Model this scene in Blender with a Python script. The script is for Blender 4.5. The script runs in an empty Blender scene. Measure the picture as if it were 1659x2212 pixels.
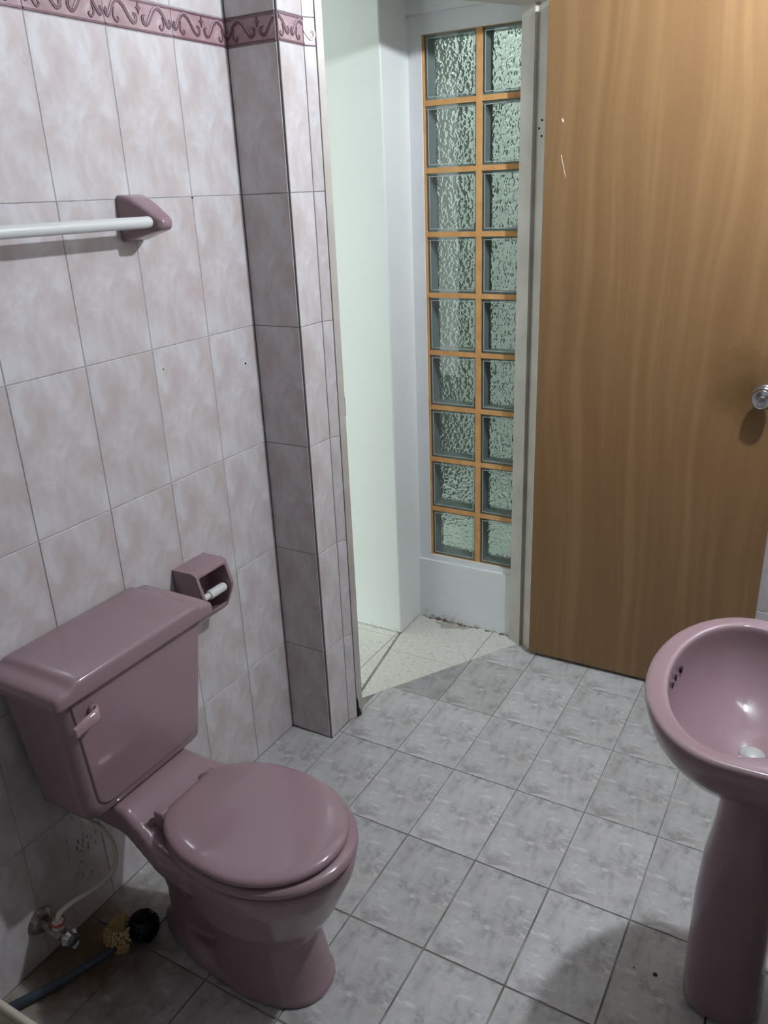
import bpy, bmesh, math, random
from mathutils import Matrix, Vector

random.seed(7)
S = bpy.context.scene
COL = S.collection

# ------------------------------------------------------------------ camera
cam_d = bpy.data.cameras.new('camera')
cam = bpy.data.objects.new('camera', cam_d)
COL.objects.link(cam)
RGT = Vector((0.869112, 0.493048, -0.03935))
DWN = Vector((0.150507, -0.339409, -0.92852))
FWD = Vector((-0.471161, 0.801065, -0.369192))
CAM = Vector((1.432592, -0.6876, 1.651994))
m = Matrix((RGT, -DWN, -FWD)).transposed().to_4x4()
m.translation = CAM
cam.matrix_world = m
cam_d.sensor_fit = 'VERTICAL'
cam_d.sensor_height = 36.0
cam_d.lens = 28.3144
cam_d.clip_start = 0.02
S.camera = cam

# ------------------------------------------------------------------ world, lights, exposure
SKY_COL = (0.88, 1.0, 0.95)
SKY_STRENGTH = 2.4
LAMP_COL = (0.865, 0.922, 1.0)
LAMP_STRENGTH = 1900.0
LAMP_POS = Vector((1.49, 1.16, 2.37))
w = bpy.data.worlds.new('sky')
S.world = w
w.use_nodes = True
bg = w.node_tree.nodes['Background']
bg.inputs[0].default_value = (*SKY_COL, 1)
bg.inputs[1].default_value = SKY_STRENGTH
S.view_settings.view_transform = 'Standard'
S.view_settings.look = 'None'
S.view_settings.gamma = 1.0
S.view_settings.use_curve_mapping = False
S.view_settings.exposure = 0.0
S.cycles.max_bounces = 8
S.cycles.diffuse_bounces = 3
S.cycles.glossy_bounces = 3
S.cycles.transmission_bounces = 8

# ------------------------------------------------------------------ layout constants (metres)
TW, TH, Z1 = 0.20, 0.334, 1.659          # wall tile size, height of the first full joint
ROWS = [0.0, Z1 - 4 * TH, Z1 - 3 * TH, Z1 - 2 * TH, Z1 - TH, Z1, Z1 + TH]
BORDER = (Z1 + TH, Z1 + TH + 0.062)
ROWS_TOP = [BORDER[1], BORDER[1] + TH, 2.5]
PX, PY = 0.156, 1.087                    # pillar protrusion and front
U = Vector((0.483, 0.8756, 0.0))         # along the slanted doorway
N = Vector((0.8756, -0.483, 0.0))        # out of it, into the bathroom
D0 = Vector((PX, 1.190, 0.0))            # where the slanted strip of tiles starts
RB = Vector((0.541, 1.885, 0.0))         # bathroom corner of the hinge jamb
YW = 1.775                               # white hall wall
YP = 1.958                               # wall holding the glass blocks
YB = 1.930                               # tiled wall behind the door
XR = 1.60                                # right wall
CEIL = 2.5

# ------------------------------------------------------------------ helpers
def tag(o, label=None, cat=None, group=None, kind=None):
    if label: o['label'] = label
    if cat: o['category'] = cat
    if group: o['group'] = group
    if kind: o['kind'] = kind
    return o

def link(o, parent=None):
    COL.objects.link(o)
    if parent is not None:
        o.parent = parent
    return o

def mesh(name, verts, faces, smooth=False):
    me = bpy.data.meshes.new(name)
    me.from_pydata([tuple(v) for v in verts], [], faces)
    bm = bmesh.new(); bm.from_mesh(me)
    bmesh.ops.recalc_face_normals(bm, faces=bm.faces)
    bm.to_mesh(me); bm.free()
    if smooth:
        me.polygons.foreach_set('use_smooth', [True] * len(me.polygons))
    me.update()
    return me

def obj(name, me, mat, parent=None, mw=None):
    o = bpy.data.objects.new(name, me)
    if mat is not None and len(me.materials) == 0:
        me.materials.append(mat)
    link(o, parent)
    if mw is not None:
        o.matrix_local = mw
    return o

def empty(name, loc=(0, 0, 0)):
    o = bpy.data.objects.new(name, None)
    o.empty_display_size = 0.05
    o.location = loc
    return link(o)

class MB:
    """collects shapes that become one mesh"""
    def __init__(s): s.v = []; s.f = []
    def add(s, v, f):
        k = len(s.v); s.v += [Vector(p) for p in v]; s.f += [[i + k for i in q] for q in f]; return s
    def box(s, a, b):
        x0, y0, z0 = a; x1, y1, z1 = b
        return s.add([(x0, y0, z0), (x1, y0, z0), (x1, y1, z0), (x0, y1, z0), (x0, y0, z1), (x1, y0, z1), (x1, y1, z1), (x0, y1, z1)],
                     [(0, 3, 2, 1), (4, 5, 6, 7), (0, 1, 5, 4), (1, 2, 6, 5), (2, 3, 7, 6), (3, 0, 4, 7)])
    def prism(s, poly, z0, z1):
        n = len(poly)
        v = [(p[0], p[1], z0) for p in poly] + [(p[0], p[1], z1) for p in poly]
        return s.add(v, [list(range(n))[::-1], [n + i for i in range(n)]] + [(i, (i + 1) % n, n + (i + 1) % n, n + i) for i in range(n)])
    def loft(s, rings, cap0=True, cap1=True, loop=False):
        n = len(rings[0]); v = [p for r in rings for p in r]; f = []
        K = len(rings)
        for k in range(K if loop else K - 1):
            a, b = k * n, ((k + 1) % K) * n
            for i in range(n):
                j = (i + 1) % n
                f.append((a + i, a + j, b + j, b + i))
        if not loop:
            if cap0: f.append(list(range(n))[::-1])
            if cap1: f.append([(K - 1) * n + i for i in range(n)])
        return s.add(v, f)
    def lathe(s, prof, seg=32, mw=None):
        rings = []
        for r, z in prof:
            rings.append([Vector((r * math.cos(2 * math.pi * i / seg), r * math.sin(2 * math.pi * i / seg), z)) for i in range(seg)])
        if mw is not None:
            rings = [[mw @ p for p in r] for r in rings]
        return s.loft(rings)
    def tube(s, path, r, seg=12):
        path = [Vector(p) for p in path]; rings = []
        up = Vector((0, 0, 1)); prev = None
        for i, p in enumerate(path):
            t = (path[min(i + 1, len(path) - 1)] - path[max(i - 1, 0)]).normalized()
            if prev is None:
                a = t.cross(up)
                if a.length < 1e-3: a = t.cross(Vector((1, 0, 0)))
            else:
                a = prev - t * prev.dot(t)
            a.normalize(); b = t.cross(a); prev = a
            rr = r[i] if isinstance(r, (list, tuple)) else r
            rings.append([p + (a * math.cos(2 * math.pi * k / seg) + b * math.sin(2 * math.pi * k / seg)) * rr for k in range(seg)])
        return s.loft(rings)
    def build(s, name, mat, parent=None, smooth=False, mw=None):
        return obj(name, mesh(name, s.v, s.f, smooth), mat, parent, mw)

def bevel(o, w=0.003, seg=2, angle=35):
    md = o.modifiers.new('bevel', 'BEVEL'); md.width = w; md.segments = seg
    md.limit_method = 'ANGLE'; md.angle_limit = math.radians(angle)
    return o

def remesh(o, vox, it=6, fac=0.5):
    md = o.modifiers.new('remesh', 'REMESH'); md.mode = 'VOXEL'; md.voxel_size = vox; md.use_smooth_shade = True
    sm = o.modifiers.new('smooth', 'SMOOTH'); sm.factor = fac; sm.iterations = it
    return o

def wsmooth(o, ang=40):
    me = o.data
    me.polygons.foreach_set('use_smooth', [True] * len(me.polygons))
    me.set_sharp_from_angle(angle=math.radians(ang))
    return o

def basis(o, ex, ey, ez=None):
    ex = Vector(ex).normalized(); ey = Vector(ey).normalized(); ez = ex.cross(ey)
    mm = Matrix((ex, ey, ez)).transposed().to_4x4(); mm.translation = Vector(o)
    return mm

def catmull(pts, n=8):
    pts = [Vector(p) for p in pts]; out = []
    P = [pts[0] * 2 - pts[1]] + pts + [pts[-1] * 2 - pts[-2]]
    for i in range(1, len(P) - 2):
        for k in range(n):
            t = k / n
            a, b, c, d = P[i - 1], P[i], P[i + 1], P[i + 2]
            out.append(0.5 * ((2 * b) + (c - a) * t + (2 * a - 5 * b + 4 * c - d) * t * t + (3 * b - a - 3 * c + d) * t ** 3))
    out.append(pts[-1])
    return out

# ------------------------------------------------------------------ materials
def newmat(name):
    mt = bpy.data.materials.new(name); mt.use_nodes = True
    nt = mt.node_tree
    return mt, nt, nt.nodes['Principled BSDF']

def plain(name, col, rough=0.4, metal=0.0, coat=0.0, spec=0.5):
    mt, nt, b = newmat(name)
    b.inputs['Base Color'].default_value = (*col, 1); b.inputs['Roughness'].default_value = rough
    b.inputs['Metallic'].default_value = metal; b.inputs['Coat Weight'].default_value = coat
    b.inputs['Specular IOR Level'].default_value = spec
    return mt

def nd(nt, t, **kw):
    n = nt.nodes.new(t)
    for k, v in kw.items(): setattr(n, k, v)
    return n

def ramp(nt, fac, stops, interp='LINEAR'):
    r = nd(nt, 'ShaderNodeValToRGB'); r.color_ramp.interpolation = interp
    e = r.color_ramp.elements
    while len(e) < len(stops): e.new(0.5)
    for k, (p, c) in enumerate(stops):
        e[k].position = p; e[k].color = (*c, 1) if len(c) == 3 else c
    nt.links.new(fac, r.inputs[0])
    return r.outputs[0]

def noise(nt, vec, scale, detail=3, rough=0.5, dist=0.0):
    n = nd(nt, 'ShaderNodeTexNoise'); n.inputs['Scale'].default_value = scale; n.inputs['Detail'].default_value = detail
    n.inputs['Roughness'].default_value = rough; n.inputs['Distortion'].default_value = dist
    nt.links.new(vec, n.inputs['Vector'])
    return n.outputs['Fac']

def mix(nt, fac, a, b, mode='MIX'):
    x = nd(nt, 'ShaderNodeMix', data_type='RGBA', blend_type=mode)
    for s, v in ((0, fac), (6, a), (7, b)):
        if isinstance(v, (int, float)): x.inputs[s].default_value = v
        elif isinstance(v, tuple): x.inputs[s].default_value = (*v, 1)
        else: nt.links.new(v, x.inputs[s])
    return x.outputs[2]

def mathn(nt, op, a, b=None, c=None, clamp=False):
    x = nd(nt, 'ShaderNodeMath', operation=op); x.use_clamp = clamp
    for i, v in enumerate((a, b, c)):
        if v is None: continue
        if isinstance(v, (int, float)): x.inputs[i].default_value = v
        else: nt.links.new(v, x.inputs[i])
    return x.outputs[0]

def bump(nt, b, h, strength=0.2, dist=0.002):
    n = nd(nt, 'ShaderNodeBump'); n.inputs['Strength'].default_value = strength; n.inputs['Distance'].default_value = dist
    nt.links.new(h, n.inputs['Height']); nt.links.new(n.outputs[0], b.inputs['Normal'])

def mapped(nt, src, loc=(0, 0, 0), rot=(0, 0, 0), sc=(1, 1, 1)):
    mp = nd(nt, 'ShaderNodeMapping')
    mp.inputs['Location'].default_value = loc; mp.inputs['Rotation'].default_value = rot; mp.inputs['Scale'].default_value = sc
    nt.links.new(src, mp.inputs[0])
    return mp.outputs[0]

def coords(nt):
    return nd(nt, 'ShaderNodeTexCoord').outputs

def mat_wall_tile():
    mt, nt, b = newmat('wall_tile_marble')
    oc = coords(nt)['Object']; rnd = nd(nt, 'ShaderNodeObjectInfo').outputs['Random']
    v = mapped(nt, oc, loc=(0.3, 0.1, 0), rot=(0, 0, 0.5), sc=(1.0, 0.72, 1))
    big = noise(nt, v, 12, 4, 0.6, 0.35)
    cl = ramp(nt, big, [(0.36, (0.53, 0.472, 0.46)), (0.50, (0.575, 0.54, 0.535)), (0.62, (0.64, 0.635, 0.65))])
    sw = noise(nt, mapped(nt, oc, loc=(4, 2, 0), rot=(0, 0, -0.7), sc=(1.3, 0.6, 1)), 19, 3, 0.6, 0.5)
    c2 = mix(nt, ramp(nt, sw, [(0.52, (0, 0, 0)), (0.72, (0.38,) * 3)]), cl, (0.68, 0.68, 0.70))
    gr = noise(nt, mapped(nt, oc, loc=(9, 5, 0), rot=(0, 0, 0.9)), 28, 3, 0.65, 0.5)
    c3 = mix(nt, ramp(nt, gr, [(0.60, (0, 0, 0)), (0.76, (0.24,) * 3)]), c2, (0.42, 0.375, 0.375))
    tint = ramp(nt, rnd, [(0.0, (0.95, 0.93, 0.92)), (0.5, (1.0, 0.985, 0.98)), (1.0, (1.04, 1.03, 1.03))])
    nt.links.new(mix(nt, 1.0, c3, tint, 'MULTIPLY'), b.inputs['Base Color'])
    b.inputs['Roughness'].default_value = 0.22
    b.inputs['Specular IOR Level'].default_value = 0.45
    return mt

def stain_mask(nt, pos, centre, rad, sc):
    sub = nd(nt, 'ShaderNodeVectorMath', operation='SUBTRACT'); nt.links.new(pos, sub.inputs[0]); sub.inputs[1].default_value = centre
    ln = nd(nt, 'ShaderNodeVectorMath', operation='LENGTH'); nt.links.new(sub.outputs[0], ln.inputs[0])
    d = mathn(nt, 'DIVIDE', ln.outputs['Value'], rad)
    n = noise(nt, pos, sc, 4, 0.6, 0.5)
    return mathn(nt, 'SUBTRACT', mathn(nt, 'ADD', n, 0.42), d, clamp=True)

def mat_floor_tile(name, light, mid, dark, streak, rough=0.32):
    mt, nt, b = newmat(name)
    tc = coords(nt); oc = tc['Object']; rnd = nd(nt, 'ShaderNodeObjectInfo').outputs['Random']
    pos = nd(nt, 'ShaderNodeNewGeometry').outputs['Position']
    v = mapped(nt, oc, loc=(1.3, 0.4, 0), rot=(0, 0, 0.35), sc=(1.35, 0.8, 1))
    big = noise(nt, v, 17, 4, 0.62, 0.5)
    c = ramp(nt, big, [(0.36, dark), (0.48, mid), (0.62, light)])
    s = noise(nt, mapped(nt, oc, loc=(6, 3, 0), rot=(0, 0, -0.5), sc=(0.9, 2.4, 1)), 26, 2, 0.5, 0.6)
    c = mix(nt, ramp(nt, s, [(0.60, (0, 0, 0)), (0.68, (0.75,) * 3)]), c, streak)
    g2 = noise(nt, mapped(nt, oc, loc=(3, 7, 0), rot=(0, 0, -0.5), sc=(0.9, 2.0, 1)), 30, 2, 0.5, 0.5)
    c = mix(nt, ramp(nt, g2, [(0.60, (0, 0, 0)), (0.70, (0.55,) * 3)]), c, dark)
    pk = noise(nt, mapped(nt, oc, loc=(2, 8, 0), sc=(1.0, 1.0, 1)), 12, 2, 0.5, 0.4)
    c = mix(nt, ramp(nt, pk, [(0.56, (0, 0, 0)), (0.70, (0.45,) * 3)]), c, (0.46, 0.405, 0.385))
    tint = ramp(nt, rnd, [(0.0, (0.84, 0.83, 0.82)), (0.5, (0.95, 0.95, 0.95)), (1.0, (1.05, 1.06, 1.07))])
    c = mix(nt, 1.0, c, tint, 'MULTIPLY')
    st = stain_mask(nt, pos, (0.07, 0.14, 0.0), 0.34, 14)
    c = mix(nt, mathn(nt, 'MULTIPLY', st, 1.3, clamp=True), c, (0.16, 0.105, 0.06))
    nt.links.new(c, b.inputs['Base Color'])
    b.inputs['Roughness'].default_value = rough
    b.inputs['Specular IOR Level'].default_value = 0.4
    return mt

def mat_hall_tile():
    mt, nt, b = newmat('hall_tile_speckled')
    oc = coords(nt)['Object']
    n1 = noise(nt, oc, 60, 4, 0.7, 0.3)
    c = ramp(nt, n1, [(0.30, (0.36, 0.34, 0.29)), (0.42, (0.60, 0.59, 0.53)), (0.7, (0.68, 0.67, 0.61))])
    n2 = noise(nt, oc, 9, 3)
    c = mix(nt, ramp(nt, n2, [(0.5, (0, 0, 0)), (0.8, (0.3,) * 3)]), c, (0.52, 0.49, 0.42))
    nt.links.new(c, b.inputs['Base Color']); b.inputs['Roughness'].default_value = 0.4
    return mt

def mat_grout(name, a, c, sc=30):
    mt, nt, b = newmat(name)
    pos = nd(nt, 'ShaderNodeNewGeometry').outputs['Position']
    nt.links.new(ramp(nt, noise(nt, pos, sc, 3), [(0.35, a), (0.65, c)]), b.inputs['Base Color'])
    b.inputs['Roughness'].default_value = 0.9
    return mt

def mat_plaster(name, col, dirt, bumps=0.25):
    mt, nt, b = newmat(name)
    pos = nd(nt, 'ShaderNodeNewGeometry').outputs['Position']
    n1 = noise(nt, pos, 5, 5, 0.6, 0.3)
    c = mix(nt, ramp(nt, n1, [(0.45, (0, 0, 0)), (0.75, (0.22,) * 3)]), col, tuple(x * 0.86 for x in col))
    sep = nd(nt, 'ShaderNodeSeparateXYZ'); nt.links.new(pos, sep.inputs[0])
    low = mathn(nt, 'SUBTRACT', 1.0, mathn(nt, 'DIVIDE', sep.outputs['Z'], 0.06), clamp=True)
    n2 = noise(nt, pos, 34, 5, 0.7, 0.4)
    dm = mathn(nt, 'MULTIPLY', mathn(nt, 'SUBTRACT', mathn(nt, 'ADD', n2, mathn(nt, 'MULTIPLY', low, 0.22)), 0.70, clamp=True), 6.0, clamp=True)
    c = mix(nt, dm, c, dirt)
    nt.links.new(c, b.inputs['Base Color']); b.inputs['Roughness'].default_value = 0.45
    h = mathn(nt, 'ADD', noise(nt, pos, 9, 4, 0.6), mathn(nt, 'MULTIPLY', noise(nt, pos, 45, 3, 0.6), 0.25))
    bump(nt, b, h, bumps, 0.01)
    return mt

def mat_wood():
    mt, nt, b = newmat('door_veneer')
    oc = coords(nt)['Object']
    warp = nd(nt, 'ShaderNodeTexNoise'); warp.inputs['Scale'].default_value = 1.6; warp.inputs['Detail'].default_value = 2
    nt.links.new(mapped(nt, oc, loc=(3, 0, 1), sc=(1.0, 1, 0.35)), warp.inputs['Vector'])
    sep = nd(nt, 'ShaderNodeSeparateXYZ'); nt.links.new(oc, sep.inputs[0])
    xx = mathn(nt, 'ADD', sep.outputs['X'], mathn(nt, 'MULTIPLY', warp.outputs['Fac'], 0.30))
    cmb = nd(nt, 'ShaderNodeCombineXYZ'); nt.links.new(xx, cmb.inputs[0])
    nt.links.new(mathn(nt, 'MULTIPLY', sep.outputs['Z'], 0.03), cmb.inputs[2])
    bands = noise(nt, cmb.outputs[0], 22, 2, 0.6)
    c = ramp(nt, bands, [(0.34, (0.195, 0.109, 0.047)), (0.50, (0.215, 0.123, 0.053)), (0.64, (0.246, 0.146, 0.064))])
    fine = noise(nt, mapped(nt, oc, sc=(1, 1, 0.012)), 240, 3, 0.7)
    c = mix(nt, ramp(nt, fine, [(0.4, (0.10,) * 3), (0.7, (0, 0, 0))]), c, (0.13, 0.070, 0.030))
    blot = noise(nt, mapped(nt, oc, sc=(1.2, 1, 0.8)), 4.0, 5, 0.65, 0.3)
    c = mix(nt, ramp(nt, blot, [(0.50, (0, 0, 0)), (0.72, (0.30,) * 3)]), c, (0.165, 0.095, 0.042))
    # greasy hand marks round the knob
    st = stain_mask(nt, oc, (1.205, 1.85, 1.075), 0.16, 16)
    c = mix(nt, mathn(nt, 'MULTIPLY', st, 1.1, clamp=True), c, (0.10, 0.058, 0.02))
    # frayed veneer along the bottom edge
    low = mathn(nt, 'SUBTRACT', 1.0, mathn(nt, 'DIVIDE', sep.outputs['Z'], 0.055), clamp=True)
    fr = noise(nt, mapped(nt, oc, sc=(1, 1, 0.35)), 70, 4, 0.7)
    fm = mathn(nt, 'MULTIPLY', mathn(nt, 'SUBTRACT', mathn(nt, 'ADD', fr, mathn(nt, 'MULTIPLY', low, 0.35)), 0.78, clamp=True), 8, clamp=True)
    c = mix(nt, fm, c, (0.07, 0.04, 0.02))
    nt.links.new(c, b.inputs['Base Color'])
    b.inputs['Roughness'].default_value = 0.34; b.inputs['Specular IOR Level'].default_value = 0.4
    return mt

def mat_porcelain():
    mt, nt, b = newmat('pink_porcelain')
    oc = nd(nt, 'ShaderNodeNewGeometry').outputs['Position']
    n1 = noise(nt, oc, 3, 2)
    nt.links.new(ramp(nt, n1, [(0.3, (0.292, 0.196, 0.214)), (0.7, (0.305, 0.208, 0.226))]), b.inputs['Base Color'])
    b.inputs['Roughness'].default_value = 0.10; b.inputs['Specular IOR Level'].default_value = 0.5
    return mt

def mat_border():
    mt, nt, b = newmat('border_glaze')
    oc = coords(nt)['Object']
    n1 = noise(nt, oc, 26, 4, 0.6, 0.6)
    nt.links.new(ramp(nt, n1, [(0.35, (0.33, 0.21, 0.225)), (0.6, (0.42, 0.30, 0.31)), (0.75, (0.50, 0.41, 0.43))]), b.inputs['Base Color'])
    b.inputs['Roughness'].default_value = 0.2
    return mt

def mat_glass(name, col, rough=0.0, ior=1.45):
    mt = bpy.data.materials.new(name); mt.use_nodes = True; nt = mt.node_tree
    nt.nodes.remove(nt.nodes['Principled BSDF'])
    g = nd(nt, 'ShaderNodeBsdfGlass'); g.inputs['Color'].default_value = (*col, 1)
    g.inputs['Roughness'].default_value = rough; g.inputs['IOR'].default_value = ior
    nt.links.new(g.outputs[0], nt.nodes['Material Output'].inputs[0])
    return mt

def mat_thin_glass(name, col):
    mt = bpy.data.materials.new(name); mt.use_nodes = True; nt = mt.node_tree
    nt.nodes.remove(nt.nodes['Principled BSDF'])
    t = nd(nt, 'ShaderNodeBsdfTransparent'); t.inputs[0].default_value = (*col, 1)
    g = nd(nt, 'ShaderNodeBsdfGlossy'); g.inputs['Roughness'].default_value = 0.03
    lw = nd(nt, 'ShaderNodeLayerWeight')
    mx = nd(nt, 'ShaderNodeMixShader')
    nt.links.new(mathn(nt, 'MULTIPLY_ADD', mathn(nt, 'POWER', lw.outputs['Facing'], 5.0), 0.9, 0.04), mx.inputs[0])
    nt.links.new(t.outputs[0], mx.inputs[1]); nt.links.new(g.outputs[0], mx.inputs[2])
    nt.links.new(mx.outputs[0], nt.nodes['Material Output'].inputs[0])
    return mt

def mat_emit(name, col, st):
    mt = bpy.data.materials.new(name); mt.use_nodes = True; nt = mt.node_tree
    nt.nodes.remove(nt.nodes['Principled BSDF'])
    e = nd(nt, 'ShaderNodeEmission'); e.inputs[0].default_value = (*col, 1); e.inputs[1].default_value = st
    nt.links.new(e.outputs[0], nt.nodes['Material Output'].inputs[0])
    return mt

M_TILE = mat_wall_tile()
M_FLOOR = mat_floor_tile('floor_tile_marble', (0.53, 0.535, 0.525), (0.465, 0.462, 0.452), (0.345, 0.340, 0.332), (0.64, 0.645, 0.64))
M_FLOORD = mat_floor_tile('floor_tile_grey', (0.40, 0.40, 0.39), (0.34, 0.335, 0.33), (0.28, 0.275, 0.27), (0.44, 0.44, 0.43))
M_HALLT = mat_hall_tile()
M_GROUT = mat_grout('floor_grout', (0.15, 0.138, 0.118), (0.32, 0.305, 0.275), 9)
M_WGROUT = mat_grout('wall_grout', (0.30, 0.30, 0.31), (0.44, 0.44, 0.45), 60)
M_PLASTER = mat_plaster('white_plaster', (0.74, 0.76, 0.77), (0.25, 0.21, 0.17), 0.5)
M_HALLW = mat_plaster('hall_white_paint', (0.76, 0.79, 0.76), (0.45, 0.42, 0.36), 0.08)
M_CEIL = plain('ceiling_white', (0.60, 0.60, 0.59), 0.8)
M_WOOD = mat_wood()
M_FRAME = mat_grout('frame_cream_paint', (0.46, 0.43, 0.37), (0.56, 0.53, 0.47), 8)
M_FRAME.node_tree.nodes['Principled BSDF'].inputs['Roughness'].default_value = 0.35
M_POR = mat_porcelain()
M_BORDER = mat_border()
M_SCROLL = plain('scroll_mauve', (0.17, 0.085, 0.105), 0.25)
M_SCROLLL = plain('scroll_pale', (0.52, 0.43, 0.45), 0.25)
M_WHITEP = plain('white_plastic', (0.68, 0.70, 0.68), 0.35)
M_CHROME = plain('chrome', (0.62, 0.64, 0.66), 0.16, 1.0)
M_STEELD = plain('dull_metal', (0.20, 0.20, 0.20), 0.4, 0.8)
M_DARK = plain('black_void', (0.008, 0.007, 0.007), 0.8)
M_ORANGE = mat_grout('orange_mortar', (0.56, 0.285, 0.10), (0.66, 0.36, 0.14), 25)
M_GSIDE = plain('glass_block_side', (0.24, 0.285, 0.275), 0.25)
M_GFRONT = mat_thin_glass('glass_block_front', (0.93, 0.95, 0.94))
M_GBACK = mat_glass('glass_block_bubbled', (0.965, 0.985, 0.975))

# ------------------------------------------------------------------ tile building
_cache = {}
def tile_mesh(wd, ht, th=0.0075, bv=0.0012):
    key = (round(wd, 4), round(ht, 4), th)
    if key not in _cache:
        a, c = wd / 2, ht / 2
        v = []
        for (dx, dz) in ((0, -th), (0, -bv), (bv, 0)):
            v += [(-a + dx, -c + dx, dz), (a - dx, -c + dx, dz), (a - dx, c - dx, dz), (-a + dx, c - dx, dz)]
        f = [(8, 9, 10, 11)]
        for k in (0, 4):
            for i in range(4):
                j = (i + 1) % 4
                f.append((k + i, k + j, k + 4 + j, k + 4 + i))
        me = bpy.data.meshes.new('tile'); me.from_pydata(v, [], f); me.update()
        _cache[key] = me
    return _cache[key]

def put_tile(parent, o, ex, ey, wd, ht, mat, name='wall_tile', gap=0.0016, jit=0.0004):
    src = tile_mesh(wd - gap, ht - gap)
    key = ('m', src.name, mat.name)
    if key not in _cache:
        me = src.copy(); me.materials.append(mat); _cache[key] = me
    ez = Vector(ex).cross(Vector(ey))
    return obj(name, _cache[key], mat, parent, basis(Vector(o) + ez * random.uniform(-jit, jit), ex, ey))

ARCH = catmull([(-0.092, 0.004), (-0.096, -0.006), (-0.090, -0.013), (-0.083, -0.006), (-0.072, 0.012), (-0.058, 0.020), (-0.044, 0.013),
                (-0.030, -0.006), (-0.020, -0.016), (-0.010, -0.012), (-0.009, 0.000), (-0.018, 0.003)], 6)
HOOK = catmull([(-0.070, 0.006), (-0.074, -0.010), (-0.066, -0.020), (-0.060, -0.014), (-0.064, -0.010)], 5)

def ribbon(mb, path, w0, z, lo, hi, off=0.0):
    n = len(path)
    for i in range(n - 1):
        p, q = path[i], path[i + 1]
        if not (lo <= p[0] <= hi and lo <= q[0] <= hi): continue
        d = Vector((q[0] - p[0], q[1] - p[1], 0)); d.normalize(); s = Vector((-d.y, d.x, 0))
        def wd(k):
            t = k / (n - 1); return w0 * (0.35 + 0.65 * math.sin(math.pi * t))
        P = [Vector((p[0], p[1], 0)) + s * (off + wd(i)), Vector((p[0], p[1], 0)) + s * (off - wd(i)),
             Vector((q[0], q[1], 0)) + s * (off - wd(i + 1)), Vector((q[0], q[1], 0)) + s * (off + wd(i + 1))]
        mb.add([(a.x, a.y, -0.001) for a in P] + [(a.x, a.y, z) for a in P],
               [(4, 5, 6, 7), (0, 1, 5, 4), (1, 2, 6, 5), (2, 3, 7, 6), (3, 0, 4, 7)])

def border_piece(parent, o, ex, ey, wd, p0=0.0):
    """a piece of border tile; p0 = where its left edge sits in the 20 cm pattern"""
    H = BORDER[1] - BORDER[0]
    t = put_tile(parent, o, ex, ey, wd, H, M_BORDER, 'border_tile', jit=0.0)
    a, b = -wd / 2 + 0.002, wd / 2 - 0.002
    sh = -0.1 + p0 + wd / 2      # pattern x of the piece's centre
    dark, pale = MB(), MB()
    for rep in (-0.2, 0.0, 0.2):
        for sg in (1, -1):
            for path, ww in ((ARCH, 0.0034), (HOOK, 0.0022)):
                pp = [Vector((sg * p.x + rep - sh, p.y, 0)) for p in path]
                ribbon(dark, pp, ww, 0.0018, a, b)
                if path is ARCH: ribbon(pale, pp, 0.0011, 0.0024, a, b, off=sg * 0.0040)
        cx = rep - sh
        if a < cx - 0.008 and cx + 0.008 < b:
            dia = [(cx, 0.025), (cx + 0.003, 0.017), (cx + 0.008, 0.014), (cx + 0.003, 0.011), (cx, 0.002), (cx - 0.003, 0.011), (cx - 0.008, 0.014), (cx - 0.003, 0.017)]
            dark.prism(dia, -0.001, 0.002)
    for y0, y1 in ((-H / 2 + 0.002, -H / 2 + 0.006), (H / 2 - 0.006, H / 2 - 0.002)):
        dark.box((a, y0, -0.001), (b, y1, 0.0018))
    dark.build('scroll_relief', M_SCROLL, t)
    if pale.v: pale.build('scroll_edging', M_SCROLLL, t)
    return t

def wall_tiles(parent, org, ex, cols, rows=True, border=True, p0s=None):
    """org: point on the wall at floor level where ex coordinate is 0"""
    ey = Vector((0, 0, 1)); ex = Vector(ex); org = Vector(org)
    for c in range(len(cols) - 1):
        wd = cols[c + 1] - cols[c]; mid = (cols[c + 1] + cols[c]) / 2
        for R in (ROWS, ROWS_TOP):
            for r in range(len(R) - 1):
                put_tile(parent, org + ex * mid + ey * (R[r] + R[r + 1]) / 2, ex, ey, wd, R[r + 1] - R[r], M_TILE)
        if border:
            border_piece(parent, org + ex * mid + ey * (BORDER[0] + BORDER[1]) / 2, ex, ey, wd, p0s[c] if p0s else 0.0)

# ------------------------------------------------------------------ room shell
def struct(name, mb, mat, label, cat=None):
    o = mb.build(name, mat)
    return tag(o, label, cat or name.split('_')[0], kind='structure')

TB = 0.0016                              # tile bed lies this far behind the tile face
wl = struct('wall_left', MB().box((-0.12, -2.1, 0), (-TB, PY + 0.06, CEIL)), M_WGROUT, 'pink marbled tile wall behind the toilet and towel bar', 'wall')
wall_tiles(wl, (0, 0, 0), (0, 1, 0), [-2.101 + 0.2 * k for k in range(16)] + [PY])
D1 = D0 + U * 0.034
# pillar with a slanted end that carries the door jamb
pil = [Vector((-0.12, PY + TB, 0)), Vector((PX - TB, PY + TB, 0)), Vector((PX - TB, D0.y, 0)), D1 - N * TB - U * 0.001, D1 - N * 0.11 - U * 0.001, Vector((-0.12, D1.y + 0.04, 0))]
wp = struct('wall_pillar', MB().prism(pil, 0, CEIL), plain('pillar_edge_grout', (0.20, 0.185, 0.18), 0.8), 'narrow tiled pillar beside the doorway, its front face in shade', 'pillar')
wall_tiles(wp, (0, PY, 0), (1, 0, 0), [0.0003, PX - 0.0065], p0s=[0.005])
wall_tiles(wp, (PX, PY, 0), (0, 1, 0), [0.002, D0.y - PY], p0s=[0.155])
wall_tiles(wp, D0, U, [0.0, 0.034], p0s=[0.06])

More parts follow.
